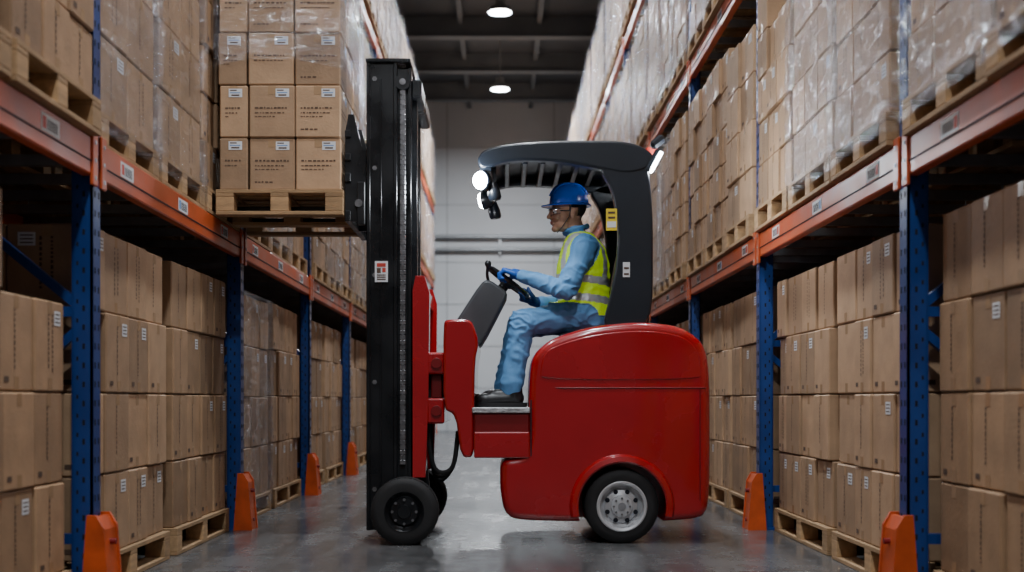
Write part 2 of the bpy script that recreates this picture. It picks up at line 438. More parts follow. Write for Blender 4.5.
def load_mesh(name, W, D, nx, ny, nz, h, seed, wrap=False, style='v', drop=0, kind='card', xs=None, skip=None, jig=.012):
    rr = random.Random(seed); b = MB(); add_pallet(b, W, D)
    zt = .141; cd = (D-.04)/ny
    if xs is None: xs = [i/nx for i in range(nx+1)]
    for k in range(nz):
        for i in range(nx):
            for j in range(ny):
                if 0 < i < nx-1 and 0 < j < ny-1 and k < nz-1 and not skip: continue
                if drop and k == nz-1 and rr.random() < drop: continue
                if skip and skip(i, j, k): continue
                jx = rr.uniform(-.005, .005); jy = rr.uniform(-jig, jig)
                x0 = .01+xs[i]*(W-.02)+.005+jx; x1 = .01+xs[i+1]*(W-.02)-.005+jx; y0 = .02+j*cd+.003+jy; y1 = .018+(j+1)*cd-.003+jy
                z0 = zt+k*h; z1 = z0+h-.005
                b.bb(x0, x1, y0, y1, z0, z1, kind, .006)
                if j == 0: deco(b, 'f', x0, x1, z0, z1, y0, rr, style)
                if i == 0: deco(b, 'l', y0, y1, z0, z1, x0, rr, style)
                if i == nx-1: deco(b, 'r', y0, y1, z0, z1, x1, rr, style)
    if wrap:
        Ht = zt+nz*h+.006; rs = []
        z = .05; zs = []
        while z < Ht: zs.append(z); z += .06
        zs.append(Ht)
        base = []
        nseg = 10
        for (xa, ya, xb, yb) in ((0, -.012, W, -.012), (W+.012, 0, W+.012, D), (W, D+.012, 0, D+.012), (-.012, D, -.012, 0)):
            for t in range(nseg): base.append((xa+(xb-xa)*t/(nseg-1), ya+(yb-ya)*t/(nseg-1)))
        for z in zs:
            ring = []
            for (x, y) in base:
                o = noise.noise(Vector((x*6+seed, y*6, z*5)))*.010+.006
                dx = x-W/2; dy = y-D/2; ln = math.hypot(dx, dy)
                ring.append((x+dx/ln*o, y+dy/ln*o, z))
            rs.append(ring)
        b.rings(rs, 'wrap', cap=False)
        n = len(base); b.add(rs[-1], [list(range(n))], 'wrap')
    return b.mesh(name, None)

LW = 1.24
low = [load_mesh('carton_pallet_low%d' % i, LW, 1.05, 4, 3, 4, .345, 10+i, kind='card' if i % 2 else 'card2', xs=[[0, .28, .5, .76, 1], [0, .25, .5, .75, 1], [0, .2, .48, .74, 1]][i]) for i in range(3)]
low.append(load_mesh('carton_pallet_low3', LW, 1.05, 3, 3, 4, .345, 33))
low.append(load_mesh('carton_pallet_low_w', LW, 1.05, 4, 3, 4, .34, 35, wrap=True, jig=.006))
low_part = load_mesh('carton_pallet_part', LW, 1.05, 4, 3, 4, .345, 61, skip=lambda i, j, k: k == 3 and i > 1)
upw = [load_mesh('carton_pallet_wrapped%d' % i, .86, 1.12, 3, 3, 5, .265-.008*i, 40+i, wrap=True, kind='card' if i % 2 else 'card2', jig=.006) for i in range(3)]
upw.append(load_mesh('carton_pallet_wrapped3', .86, 1.12, 2, 3, 4, .33, 47, wrap=True, kind='card2', jig=.006))
upp = [load_mesh('carton_pallet_up%d' % i, .86, 1.12, 3, 3, 5, .26, 50+i, drop=.25*i, kind='card') for i in range(2)]
upp.append(load_mesh('carton_pallet_up2', .86, 1.12, 2, 3, 4, .30, 57, kind='card2'))
def place(me, s, y, z, w, xf):
    o = bpy.data.objects.new('cartons_on_pallet', me); COL.objects.link(o)
    j = random.uniform(-.015, .01)
    if s < 0:
        o.rotation_euler = (0, 0, math.pi/2); o.location = (-(xf)+j, y, z)
    else:
        o.rotation_euler = (0, 0, -math.pi/2); o.location = (xf-j, y+w, z)
for s in (-1, 1):
    for bi, y in enumerate(posts[:-1]):
        a = y+.09
        for k in range(2):
            me = low[(bi+k*2+(s > 0)) % 3] if (random.random() < .75 or bi < 4) else random.choice(low[3:])
            if s < 0 and bi == 1 and k == 1: me = low_part
            if s < 0 and bi == 3 and k == 0: me = low[4]
            place(me, s, a+k*1.36+.015, 0.001, LW, 1.665)
        for li, z in enumerate(LV):
            for k in range(3):
                pool = upw if (li > 0 or random.random() < .45) else upp
                place(random.choice(pool), s, a+k*.895+.005, z, .86, 1.60 if (s < 0 and bi in (2, 3) and li < 2) else 1.56)

# load carried on the forks (camera side is its long face)
LX0, LX1, LY0, LY1, LZ = -1.58, -.872, 7.0, 7.96, 1.83
me = load_mesh('lifted_load', LX1-LX0, LY1-LY0, 3, 3, 6, .293, 77, wrap=False, style='h', kind='card2', xs=[0, .24, .62, 1], jig=.006)
o = bpy.data.objects.new('lifted_cartons_on_pallet', me); o.location = (LX0, LY0, LZ); COL.objects.link(o)
bw = MB()
rs = []
for i in range(28):
    z = .82+i*.04; ring = []
    for (xa, ya, xb, yb) in ((0, -.01, .705, -.01), (.715, 0, .715, .96), (.705, .97, 0, .97), (-.01, .96, -.01, 0)):
        for t in range(12):
            x = xa+(xb-xa)*t/11; y = ya+(yb-ya)*t/11; dx = x-.35; dy = y-.48; ln = math.hypot(dx, dy)
            oo = noise.noise(Vector((x*7, y*7, z*6)))*.009+.006
            ring.append((x+dx/ln*oo, y+dy/ln*oo, z+(.05*math.sin(x*5) if i == 0 else 0)))
    rs.append(ring)
bw.rings(rs, 'wrap', cap=False)
w = bw.obj('stretch_wrap', parent=o)

# ---------------------------------------------------------------- forklift
FK = empty('forklift')
# image pixel coordinates at forklift depth: 180 pixels per metre, ground line at 544
px_x = lambda u: (u-500)/180.0
px_z = lambda v: (544-v)/180.0
def E(pts): return [(px_x(u), px_z(v)) for u, v in pts]

# rear body
body_pts = chaikin(E([(516, 522), (504, 512), (500, 490), (500, 459), (529, 456), (529, 378), (533, 354), (552, 338), (590, 326), (640, 321), (682, 326), (704, 342), (711, 368), (711, 505), (700, 522)]), 3, .2)
b = MB(); b.prism(body_pts, 7.0, 8.05, 'red')
body = b.obj('counterweight_body', FK, smooth=None)
bv = body.modifiers.new('bevel', 'BEVEL'); bv.width = .075; bv.segments = 6; bv.limit_method = 'ANGLE'; bv.angle_limit = math.radians(50)
cut = MB()
WX = px_x(622); WR = .208
cut.cyl((WX, 6.9, WR), (WX, 7.30, WR), .248, 'redd', 48); cut.cyl((WX, 7.75, WR), (WX, 8.2, WR), .248, 'redd', 48)
co = cut.obj('cutter', smooth=None)
bo = body.modifiers.new('arch', 'BOOLEAN'); bo.operation = 'DIFFERENCE'; bo.object = co; bo.solver = 'EXACT'
dg = bpy.context.evaluated_depsgraph_get(); dg.update()
nm = bpy.data.meshes.new_from_object(body.evaluated_get(dg))
body.modifiers.clear(); body.data = nm
bpy.data.objects.remove(co)
nm.polygons.foreach_set('use_smooth', [True]*len(nm.polygons)); nm.set_sharp_from_angle(angle=math.radians(32))
# fender arch lips
b = MB()
for yy, sg in ((7.0, -1), (8.05, 1)):
    rs = []
    for i in range(41):
        a = math.radians(-12+204*i/40); ring = []
        c0 = Vector((WX, yy, WR)); d = Vector((math.cos(a), 0, math.sin(a)))
        for rr_, dy in ((.243, .03), (.243, -.022), (.252, -.03), (.278, -.024), (.292, -.004), (.292, .03)):
            ring.append(c0+d*rr_+Vector((0, -dy if sg > 0 else dy, 0)))
        rs.append(ring)
    b.rings(rs, 'red')
b.obj('fender_arch', FK)
# raised hood panel + seams
b = MB(); b.prism(chaikin(E([(540, 372), (544, 352), (562, 343), (600, 333), (650, 330), (684, 336), (698, 350), (701, 372), (701, 380), (541, 380)]), 2), 6.994, 7.02, 'red')
b.obj('hood_panel', FK, bevel=.006)
b = MB()
b.tube([(px_x(531), 7.03, px_z(388)), (px_x(560), 6.998, px_z(388)), (px_x(706), 6.998, px_z(388))], .0035, 'redd', 6)
b.tube([(px_x(700), 6.998, px_z(388)), (px_x(700), 6.998, px_z(500))], .003, 'redd', 6)
b.tube([(px_x(531), 7.0, px_z(400)), (px_x(531), 7.0, px_z(456))], .004, 'hole', 6)
b.obj('panel_seams', FK)

# step
b = MB()
b.bb(px_x(474), px_x(529.5), 7.0, 8.05, px_z(458), px_z(413), 'redd', .008)
b.bb(px_x(474), px_x(529.5), 6.992, 7.02, px_z(458), px_z(432), 'red', .006)
b.bb(px_x(472), px_x(530), 6.985, 8.06, px_z(413), .758, 'plate', .004)
b.obj('step_platform', FK)
# front leg shield
b = MB()
b.prism(chaikin(E([(443, 410), (443, 322), (447, 319), (468, 319), (473, 323), (479, 342), (475, 360), (474, 412), (474, 458), (461, 458), (455, 414)]), 1, .2), 7.02, 8.03, 'red')
b.obj('leg_shield', FK, bevel=.02, segs=3)
b = MB()
b.bb(px_x(426), px_x(444), 7.05, 8.0, px_z(374), px_z(352), 'red', .01)
b.bb(px_x(426), px_x(444), 7.05, 8.0, px_z(424), px_z(398), 'red', .01)
b.bb(px_x(430), px_x(441), 7.10, 7.95, px_z(398), px_z(374), 'redd', .005)
b.cyl((px_x(436), 7.03, px_z(363)), (px_x(436), 7.06, px_z(363)), .03, 'redd', 16)
b.cyl((px_x(436), 7.03, px_z(411)), (px_x(436), 7.06, px_z(411)), .03, 'redd', 16)
for yy in (7.04, 7.9):
    b.prism(E([(412, 478), (412, 290), (415, 275), (424, 275), (429, 292), (428, 400), (425, 478)]), yy, yy+.09, 'red')
b.bb(px_x(414), px_x(425), 7.1, 7.95, px_z(300), px_z(285), 'red', .005)
b.obj('mast_linkage', FK, bevel=.006)
# mast
b = MB()
xA, xB = -.748, -.575
for y0, y1, sg in ((7.05, 7.15, 1), (7.87, 7.97, -1)):
    web = (y0+.012, y0+.026) if sg > 0 else (y1-.026, y1-.012)
    b.bb(xA, xB, web[0], web[1], .07, 2.70, 'black', .003)
    b.bb(xA, xA+.022, y0, y1, .07, 2.70, 'black', .004); b.bb(xB-.022, xB, y0, y1, .07, 2.70, 'black', .004)
    b.bb(xA+.075, xA+.085, y0+.004 if sg > 0 else y1-.014, y0+.014 if sg > 0 else y1-.004, .2, 2.6, 'black', .002)
    yi = y0+.03 if sg > 0 else y0-.03
    b.bb(-.60, -.50, yi, yi+.016, .10, 2.66, 'black', .003)
    b.bb(-.517, -.497, yi-.02, yi+.08, .10, 2.66, 'black', .003)
    b.bb(-.60, -.58, yi-.0, yi+.08, .10, 2.66, 'black', .003)
    ye = y0-.002 if sg > 0 else y1+.002
    for z in (.3, .9, 1.5, 2.1, 2.6):
        b.cyl((xA+.045, ye+.010, z), (xA+.045, ye+.018, z), .014, 'chain', 6)
for z in (.22, .75, 1.3, 1.95, 2.6):
    b.bb(-.735, -.70, 7.1, 7.9, z-.05, z+.05, 'black', .004)
for z in (.5, 2.55):
    b.bb(-.55, -.51, 7.1, 7.9, z-.06, z+.06, 'black', .004)
b.bb(-.752, -.50, 7.04, 7.98, 2.69, 2.71, 'black', .004)
b.bb(-.50, -.44, 7.08, 7.92, 2.50, 2.60, 'black', .01)
b.bb(-.50, -.47, 7.16, 7.24, .3, 2.5, 'black', .004)
b.obj('mast', FK)
b = MB()
for yy in (7.075, 7.92):
    z = .45; i = 0
    while z < 2.56:
        wdt = .013 if i % 2 else .019
        b.box((-.545, yy-.018 if yy < 7.5 else yy+.018, z), (.034, wdt*.6, .028), 'chain', .004)
        b.cyl((-.545, yy-.026 if yy < 7.5 else yy+.006, z+.014), (-.545, yy-.010 if yy < 7.5 else yy+.026, z+.014), .006, 'chain', 6)
        z += .028; i += 1
    b.cyl((-.545, yy-.03, 2.58), (-.545, yy+.01, 2.58), .045, 'black', 20)
    b.cyl((-.545, yy-.035, 2.58), (-.545, yy-.03, 2.58), .018, 'chain', 12)
for yy in (7.28, 7.74):
    b.cyl((-.58, yy, .15), (-.58, yy, 1.6), .04, 'black', 16); b.cyl((-.58, yy, 1.6), (-.58, yy, 2.55), .025, 'chrome', 14)
b.obj('lift_chains_and_cylinders', FK)
b = MB()
for k, yy in enumerate((7.16, 7.21, 7.26)):
    b.tube(catmull([(-.40, yy, .95), (-.40, yy, .55), (-.36, yy, .40-.03*k), (-.27, yy, .42), (-.24, yy+.02, .62)]), .013, 'rubber', 8)
b.obj('hydraulic_hoses', FK)
# mast warning label
b = MB()
b.bb(px_x(374), px_x(387), 7.046, 7.064, px_z(283)+.01, px_z(262)+.01, 'label')
zz = px_z(283)+.01
b.bb(px_x(376), px_x(385), 7.0445, 7.0465, zz+.085, zz+.105, 'lred'); b.bb(px_x(376), px_x(380), 7.0445, 7.0465, zz+.05, zz+.078, 'ink')
b.bb(px_x(381.5), px_x(385), 7.0445, 7.0465, zz+.055, zz+.078, 'lred')
for i in range(3): b.bb(px_x(376), px_x(385), 7.0445, 7.0465, zz+.012+i*.012, zz+.018+i*.012, 'ink')
b.obj('mast_label', FK, smooth=None)
# carriage & forks
b = MB()
for yy in (7.06, 7.46, 7.86):
    b.prism([(-.868, 1.80), (-.868, 2.30), (-.85, 2.40), (-.82, 2.40), (-.775, 2.22), (-.752, 2.20), (-.752, 1.80)], yy, yy+.03, 'black')
for z0, z1 in ((1.80, 1.86), (2.02, 2.07), (2.14, 2.18), (2.27, 2.31)):
    b.bb(-.868, -.835, 7.04, 7.91, z0, z1, 'black', .004)
b.bb(-.83, -.75, 7.1, 7.86, 1.86, 1.98, 'black', .004)
for yy in (7.2, 7.66):
    b.bb(-1.56, -.868, yy, yy+.1, 1.862, 1.905, 'black', .004)
    b.bb(-.873, -.84, yy, yy+.1, 1.83, 2.2, 'black', .004)
b.bb(-.80, -.755, 7.04, 7.07, 1.78, 2.02, 'black', .004)
b.cyl((-.79, 7.035, 1.9), (-.79, 7.06, 1.9), .022, 'chain', 12)
b.obj('fork_carriage', FK, bevel=0)

# wheels
def wheel(name, x, y0, y1, r, rimr, kind, sg):
    b = MB(); w = y1-y0; yf = y0 if sg < 0 else y1
    d = 1 if sg < 0 else -1
    A = (0, d, 0); o = (x, yf, r)
    c = .018
    b.lathe(o, A, [(rimr, .004), (r*.80, 0), (r-c, .006), (r-.004, c), (r, c*1.8), (r, w-c*1.8), (r-.004, w-c), (r-c, w), (rimr, w)], 'rubber', 56, cap=False)
    for i in range(36):
        a = 2*math.pi*i/36; p = Vector((x+math.cos(a)*(r-.003), yf+d*w/2, r+math.sin(a)*(r-.003)))
        R = Matrix.Rotation(-a, 3, 'Y'); b.box(p, (.006, w*.72, .018), 'rubber', R=R)
    if kind == 'silver':
        b.lathe(o, A, [(rimr+.006, -.002), (rimr, -.006), (rimr-.012, -.002), (rimr-.018, .03), (rimr*.72, .045), (rimr*.66, .03), (.062, .022), (.058, .004), (.03, .0), (.0, .0)], 'rim', 48, cap=False)
        b.cyl((x, yf-d*.004, r), (x, yf+d*.01, r), .022, 'galv', 20)
        for i in range(8):
            a = 2*math.pi*(i+.5)/8; p = (x+math.cos(a)*.085, yf+d*.027, r+math.sin(a)*.085)
            b.cyl((p[0], p[1]-d*.003, p[2]), (p[0], p[1]+d*.01, p[2]), .013, 'hole', 14)
            a += math.pi/8; p = (x+math.cos(a)*.045, yf+d*.002, r+math.sin(a)*.045)
            b.cyl((p[0], p[1]-d*.006, p[2]), (p[0], p[1]+d*.01, p[2]), .006, 'chain', 6)
    else:
        b.lathe(o, A, [(rimr+.004, .0), (rimr-.006, .012), (rimr*.82, .02), (rimr*.7, .008), (.04, .004), (.036, -.008), (.0, -.008)], 'black', 40, cap=False)
        for i in range(8):
            a = 2*math.pi*i/8; p = (x+math.cos(a)*.066, yf+d*.004, r+math.sin(a)*.066)
            b.cyl((p[0], p[1]-d*.008, p[2]), (p[0], p[1]+d*.01, p[2]), .008, 'chain', 6)
    b.lathe(o, A, [(rimr-.01, w*.5), (.0, w*.5)], 'black', 32, cap=False)
    b.obj(name, FK, smooth=30)
wheel('rear_wheel_near', WX, 7.005, 7.20, WR, .135, 'silver', -1)
wheel('rear_wheel_far', WX, 7.85, 8.045, WR, .135, 'silver', 1)
wheel('front_wheel_near', -.525, 6.90, 7.045, .187, .105, 'dark', -1)
wheel('front_wheel_far', -.525, 7.975, 8.12, .187, .105, 'dark', 1)
b = MB()
b.cyl((WX, 7.1, WR), (WX, 7.95, WR), .05, 'black', 16)
b.cyl((-.525, 6.97, .187), (-.525, 8.05, .187), .04, 'black', 16)
b.bb(-.60, -.44, 7.12, 7.9, .12, .30, 'black', .01)
b.prism([(-.62, .1), (-.62, .42), (-.50, .50), (-.42, .50), (-.40, .3), (-.44, .12)], 7.16, 7.2, 'black')
b.obj('axles_and_frame', FK)

# overhead guard
roof = chaikin(E([(477, 156), (483, 147), (510, 141), (560, 138), (620, 138), (640, 142), (656, 152), (652, 166), (630, 172), (606, 168), (560, 159), (510, 158), (486, 166), (479, 164)]), 2, .22)
b = MB(); b.prism(roof, 7.06, 7.15, 'navy'); b.prism(roof, 7.88, 7.97, 'navy')
b.obj('guard_side_rails', FK, bevel=.015, segs=3)
b = MB()
b.prism(chaikin(E([(482, 153), (510, 143), (560, 140), (620, 140), (646, 150), (644, 156), (560, 147), (510, 149), (484, 160)]), 2, .22), 7.1, 7.93, 'navy')
for i in range(7):
    x = px_x(505+i*18); b.bb(x, x+.03, 7.12, 7.92, px_z(160), px_z(146), 'navy', .004)
b.bb(px_x(480), px_x(492), 7.1, 7.93, px_z(168), px_z(154), 'navy', .006)
b.obj('guard_roof', FK, bevel=.004)
pil = chaikin(E([(603, 330), (611, 296), (618, 262), (620, 225), (613, 186), (600, 166), (612, 158), (642, 152), (651, 168), (655, 220), (654, 330)]), 2, .2)
b = MB(); b.prism(pil, 7.065, 7.15, 'navy'); b.prism(pil, 7.88, 7.965, 'navy')
b.prism(E([(634, 330), (640, 250), (636, 170), (648, 165), (653, 220), (652, 330)]), 7.12, 7.91, 'navy')
b.obj('guard_pillars', FK, bevel=.015, segs=3)
b = MB()
b.bb(px_x(607), px_x(618), 7.060, 7.066, px_z(229), px_z(207), 'lyel'); b.bb(px_x(608), px_x(617), 7.0585, 7.0605, px_z(226), px_z(220), 'label')
b.bb(px_x(609), px_x(616), 7.0585, 7.0605, px_z(217), px_z(215), 'ink'); b.bb(px_x(609), px_x(616), 7.0585, 7.0605, px_z(212), px_z(210), 'ink')
b.bb(px_x(624), px_x(631), 7.060, 7.066, px_z(276), px_z(261), 'label')
b.bb(px_x(625), px_x(630), 7.0585, 7.0605, px_z(274), px_z(272), 'ink'); b.bb(px_x(625), px_x(630), 7.0585, 7.0605, px_z(268), px_z(266), 'ink')
b.obj('guard_labels', FK, smooth=None)
# lamps
def point_lamp(name, loc, P, r=.04):
    l = bpy.data.lights.new(name, 'POINT'); l.energy = P; l.shadow_soft_size = r; l.color = (.88, .94, 1)
    lo = bpy.data.objects.new(name, l); lo.location = loc; COL.objects.link(lo); lo.parent = FK
b = MB()
for yy in (7.11, 7.84):
    c = Vector((px_x(480), yy, px_z(177))); d = Vector((-.62, -.76, -.12) if yy < 7.5 else (-1, .25, -.15)).normalized()
    b.lathe(c, -d, [(.0, .0), (.050, 0), (.057, .005), (.056, .03), (.028, .07), (0, .072)], 'navy', 24, cap=False)
    b.lathe(c, d, [(.051, .0), (.042, .016), (.0, .024)], 'glow', 24, cap=False)
    b.bb(c.x+.0, c.x+.03, yy+.01, yy+.04, px_z(176)+.02, px_z(162), 'navy')
    c2 = Vector((px_x(494), yy+.04, px_z(188)))
    b.lathe(c2, (.15, 0, -1), [(.0, -.06), (.022, -.055), (.034, -.01), (.038, .03), (.03, .045), (0, .05)], 'navy', 20, cap=False)
    b.lathe(c2, (-1, 0, -.1), [(.024, .020), (.020, .038), (0, .042)], 'lamp_h', 16, cap=False)
    b.bb(c2.x-.01, c2.x+.012, yy+.03, yy+.05, c2.z+.04, px_z(160), 'navy')
    c3 = Vector((px_x(656), yy, px_z(158))); R = Matrix.Rotation(math.radians(28), 3, 'Y')
    b.box(c3+Vector((-.010, 0, .0)), (.03, .11, .13), 'navy', .006, R=R)
    b.box(c3+Vector((.012, -.004, -.004)), (.020, .115, .11), 'glow', .004, R=R)
    b.box((px_x(660), yy, px_z(138)), (.09, .06, .05), 'navy', .015, R=Matrix.Rotation(math.radians(-38), 3, 'Y'))
b.cyl((px_x(660), 7.4, px_z(146)), (px_x(660), 7.4, px_z(134)), .035, 'lred', 18)
b.obj('work_lamps', FK)
point_lamp('front_work_light', (px_x(480)-.07, 7.02, px_z(179)), 16)
point_lamp('rear_work_light', (px_x(656)+.07, 7.12, px_z(160)), 10)
# seat
b = MB()
b.prism(chaikin([(.34, 1.08), (.33, 1.17), (.38, 1.195), (.60, 1.185), (.70, 1.20), (.72, 1.08)], 2), 7.27, 7.73, 'black')
b.prism(chaikin([(.66, 1.16), (.655, 1.35), (.70, 1.68), (.74, 1.72), (.78, 1.66), (.76, 1.16)], 2), 7.29, 7.71, 'black')
b.obj('operator_seat', FK, bevel=.03, segs=4)
# console column
b = MB()
b.prism(chaikin([(-.105, 1.497), (-.06, 1.505), (.045, 1.43), (.04, 1.40), (-.10, 1.13), (-.14, 1.10), (-.27, 1.12), (-.285, 1.22)], 1, .2), 7.36, 7.66, 'grey')
b.obj('steering_console', FK, bevel=.02, segs=3)
b = MB()
SWc = Vector((.045, 7.5, 1.505)); dn = Vector((.80, 0, -.60)); nn = Vector((.60, 0, .80)); yv = Vector((0, 1, 0)); SR = .145
b.tube([SWc+(dn*math.cos(t*math.pi/20)+yv*math.sin(t*math.pi/20))*SR for t in range(40)], .014, 'black', 10, closed=True)
for a in (90, 210, 330):
    a = math.radians(a); b.beam(SWc-nn*.01, SWc+(dn*math.cos(a)+yv*math.sin(a))*SR, .024, .012, 'black')
b.lathe(SWc-nn*.03, nn, [(.04, 0), (.042, .02), (.03, .034), (0, .036)], 'black', 20)
b.cyl(SWc-nn*.16, SWc-nn*.02, .03, 'black', 16)
b.tube(catmull([(-.06, 7.42, 1.47), (-.075, 7.38, 1.53), (-.07, 7.36, 1.58)]), .009, 'black', 8)
b.ell((-.07, 7.36, 1.595), (.02, .02, .022), 'black', 12)
b.obj('steering_wheel', FK)

# ---------------------------------------------------------------- operator
OP = empty('forklift_operator')
CY = 7.5
b = MB()
def er(cx, z, rx, ry, n=24, tilt=0): return [Vector((cx+rx*math.cos(2*math.pi*a/n), CY+ry*math.sin(2*math.pi*a/n), z+tilt*rx*math.cos(2*math.pi*a/n))) for a in range(n)]
b.rings([er(.52, 1.21, .10, .13), er(.515, 1.235, .145, .175), er(.505, 1.32, .15, .185), er(.495, 1.42, .148, .172), er(.495, 1.52, .15, .18), er(.495, 1.62, .145, .195),
         er(.49, 1.69, .125, .195), er(.483, 1.735, .10, .165), er(.472, 1.775, .075, .10), er(.465, 1.80, .06, .066)], 'cover')
SH = {-1: Vector((.495, CY-.185, 1.685)), 1: Vector((.485, CY+.185, 1.685))}
EL = {-1: Vector((.375, 7.21, 1.425)), 1: Vector((.45, 7.76, 1.405))}
WRI = {-1: Vector((.135, 7.315, 1.515)), 1: Vector((.245, 7.60, 1.385))}
HIP = {-1: Vector((.49, CY-.095, 1.30)), 1: Vector((.49, CY+.095, 1.30))}
KN = {-1: Vector((.135, CY-.13, 1.255)), 1: Vector((.115, CY+.14, 1.25))}
AN = {-1: Vector((.065, CY-.14, .885)), 1: Vector((.03, CY+.14, .885))}
for s in (-1, 1):
    b.capsule(SH[s], EL[s], .075, .058, 'cover'); b.capsule(EL[s], WRI[s], .058, .042, 'cover')
    b.capsule(SH[s]+Vector((0, -s*.08, .0)), SH[s], .08, .076, 'cover')
    b.capsule(HIP[s], KN[s], .100, .076, 'cover'); b.capsule(KN[s], AN[s], .076, .066, 'cover')
    k = KN[s]; b.ell(k+Vector((.0, 0, .0)), (.08, .078, .08), 'cover')
cc = Vector((.452, CY, 1.815))
b.tube([cc+Vector((.066*math.cos(t*math.pi/12), .066*math.sin(t*math.pi/12), .018*math.cos(t*math.pi/12))) for t in range(24)], .018, 'cover', 8, closed=True)
me = remeshed(b, 'coverall', .006, 5)
def segd(p, a, c, ra, rb):
    ab = c-a; t = max(0, min(1, (p-a).dot(ab)/ab.dot(ab))); return (p-(a+ab*t)).length-(ra+(rb-ra)*t)
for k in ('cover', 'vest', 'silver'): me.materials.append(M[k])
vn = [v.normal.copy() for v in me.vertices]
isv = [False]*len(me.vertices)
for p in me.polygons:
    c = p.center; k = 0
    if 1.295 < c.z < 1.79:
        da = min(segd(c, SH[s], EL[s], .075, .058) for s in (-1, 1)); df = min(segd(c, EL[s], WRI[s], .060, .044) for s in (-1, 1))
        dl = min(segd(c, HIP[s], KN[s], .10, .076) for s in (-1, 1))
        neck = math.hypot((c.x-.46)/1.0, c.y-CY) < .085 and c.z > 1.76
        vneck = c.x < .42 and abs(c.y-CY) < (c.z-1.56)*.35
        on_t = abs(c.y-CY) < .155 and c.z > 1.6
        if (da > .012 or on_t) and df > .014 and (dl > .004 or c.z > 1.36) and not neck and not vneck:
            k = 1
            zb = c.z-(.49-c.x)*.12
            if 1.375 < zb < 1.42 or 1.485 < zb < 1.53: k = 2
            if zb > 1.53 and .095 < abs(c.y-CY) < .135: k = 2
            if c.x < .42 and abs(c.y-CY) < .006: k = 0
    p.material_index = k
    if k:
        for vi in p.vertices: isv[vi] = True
def ridge(q, wd):
    r = 1-abs(noise.noise(q))*wd
    return r*r*(3-2*r) if r > 0 else 0
for i, v in enumerate(me.vertices):
    p = v.co; w = noise.noise(p*8)*.006
    w += ridge(Vector((p.x*9+3, p.y*6, p.z*13)), 3.0)*.007-.003
    for s in (-1, 1):
        for J in (EL[s], KN[s], HIP[s]):
            d = (p-J).length
            if d < .18: w += (ridge(Vector((p.x*16, p.y*7+7, p.z*22)), 3.0)*.014-.005)*(1-d/.18)
        for J in (WRI[s], AN[s]):
            d = (p-J).length
            if d < .13: w += math.sin((p-J).dot((EL[s]-WRI[s]).normalized() if J is WRI[s] else Vector((0, 0, 1)))*95+noise.noise(p*9)*2.5)*.003*(1-d/.13)
    if isv[i]: w = w*.6+.010
    v.co = p+vn[i]*w
me.update()
o = bpy.data.objects.new('coverall_and_vest', me); COL.objects.link(o); o.parent = OP

# shoes
for s, nmx in ((-1, 'shoe_left'), (1, 'shoe_right')):
    A = AN[s]; b = MB()
    b.capsule(A+Vector((.012, 0, .02)), A+Vector((.02, 0, -.06)), .05, .05, 'shoe')
    b.capsule(A+Vector((.03, 0, -.075)), A+Vector((-.13, -.01 if s < 0 else .01, -.083)), .047, .040, 'shoe')
    b.ell(A+Vector((-.06, 0, -.06)), (.09, .042, .04), 'shoe')
    b.ell(A+Vector((-.15, 0, -.083)), (.06, .05, .038), 'shoe')
    mm = remeshed(b, nmx, .005, 4); mm.materials.append(M['shoe'])
    for v in mm.vertices: v.co.z = max(v.co.z, .770)
    so = bpy.data.objects.new(nmx, mm); COL.objects.link(so); so.parent = OP
    b = MB(); n = 28
    rr_ = []
    for zz, e in ((.7585, 0), (.785, .002)):
        rr_.append([Vector((A.x-.055+(.148+e)*math.cos(2*math.pi*a/n), A.y+(.050+e)*math.copysign(abs(math.sin(2*math.pi*a/n))**.7, math.sin(2*math.pi*a/n)), zz)) for a in range(n)])
    b.rings(rr_, 'rubber'); b.obj(nmx+'_sole', OP)

# hands
def hand(name, wrist, f, palm, thumb_side, k, curl=(30, 75, 60), sc=1.0):
    f = Vector(f).normalized(); palm = Vector(palm); palm = (palm-f*palm.dot(f)).normalized()
    sd = f.cross(palm).normalized()
    if sd.dot(Vector(thumb_side)) < 0: sd = -sd
    W = Vector(wrist); b = MB()
    b.capsule(W-f*.012, W+f*.03, .034, .030, k)
    for t in (-.028, -.009, .010, .028):
        b.capsule(W+f*.015+sd*t*.7, W+f*.088*sc+sd*t, .019, .0145, k)
    for i, (t, ls) in enumerate(((.031, .95), (.011, 1.05), (-.010, 1.0), (-.030, .8))):
        p = W+f*(.092-.006*abs(i-1))*sc+sd*t; a = 0
        for L_, c, r0, r1 in ((.044, curl[0]+i*4, .0118, .0108), (.029, curl[1], .0108, .0098), (.022, curl[2], .0098, .0085)):
            a += math.radians(c); q = p+(f*math.cos(a)+palm*math.sin(a))*L_*ls*sc
            b.capsule(p, q, r0, r1, k, 12); p = q
    p = W+f*.025+sd*.028+palm*.008
    for L_, dv, r0, r1 in ((.042, f*.6+sd*.65+palm*.35, .016, .0135), (.034, f*.75+sd*.1+palm*.6, .0135, .012), (.026, f*.45-sd*.3+palm*.8, .012, .010)):
        q = p+dv.normalized()*L_*sc; b.capsule(p, q, r0, r1, k, 12); p = q
    mm = remeshed(b, name, .0032, 2); mm.materials.append(M[k])
    ho = bpy.data.objects.new(name, mm); COL.objects.link(ho); ho.parent = OP
rimL = SWc+(dn*(-.5)+yv*(-.866))*SR
fL = (rimL-WRI[-1]+Vector((0, 0, .028)))
hand('hand_left', WRI[-1]+fL.normalized()*.030, fL, (-.25, .1, -1), (0, 1, 0), 'glove', curl=(38, 70, 55))
rimR = SWc+(dn*.93+yv*.37)*SR
fR = rimR-WRI[1]+Vector((-.02, 0, -.02))
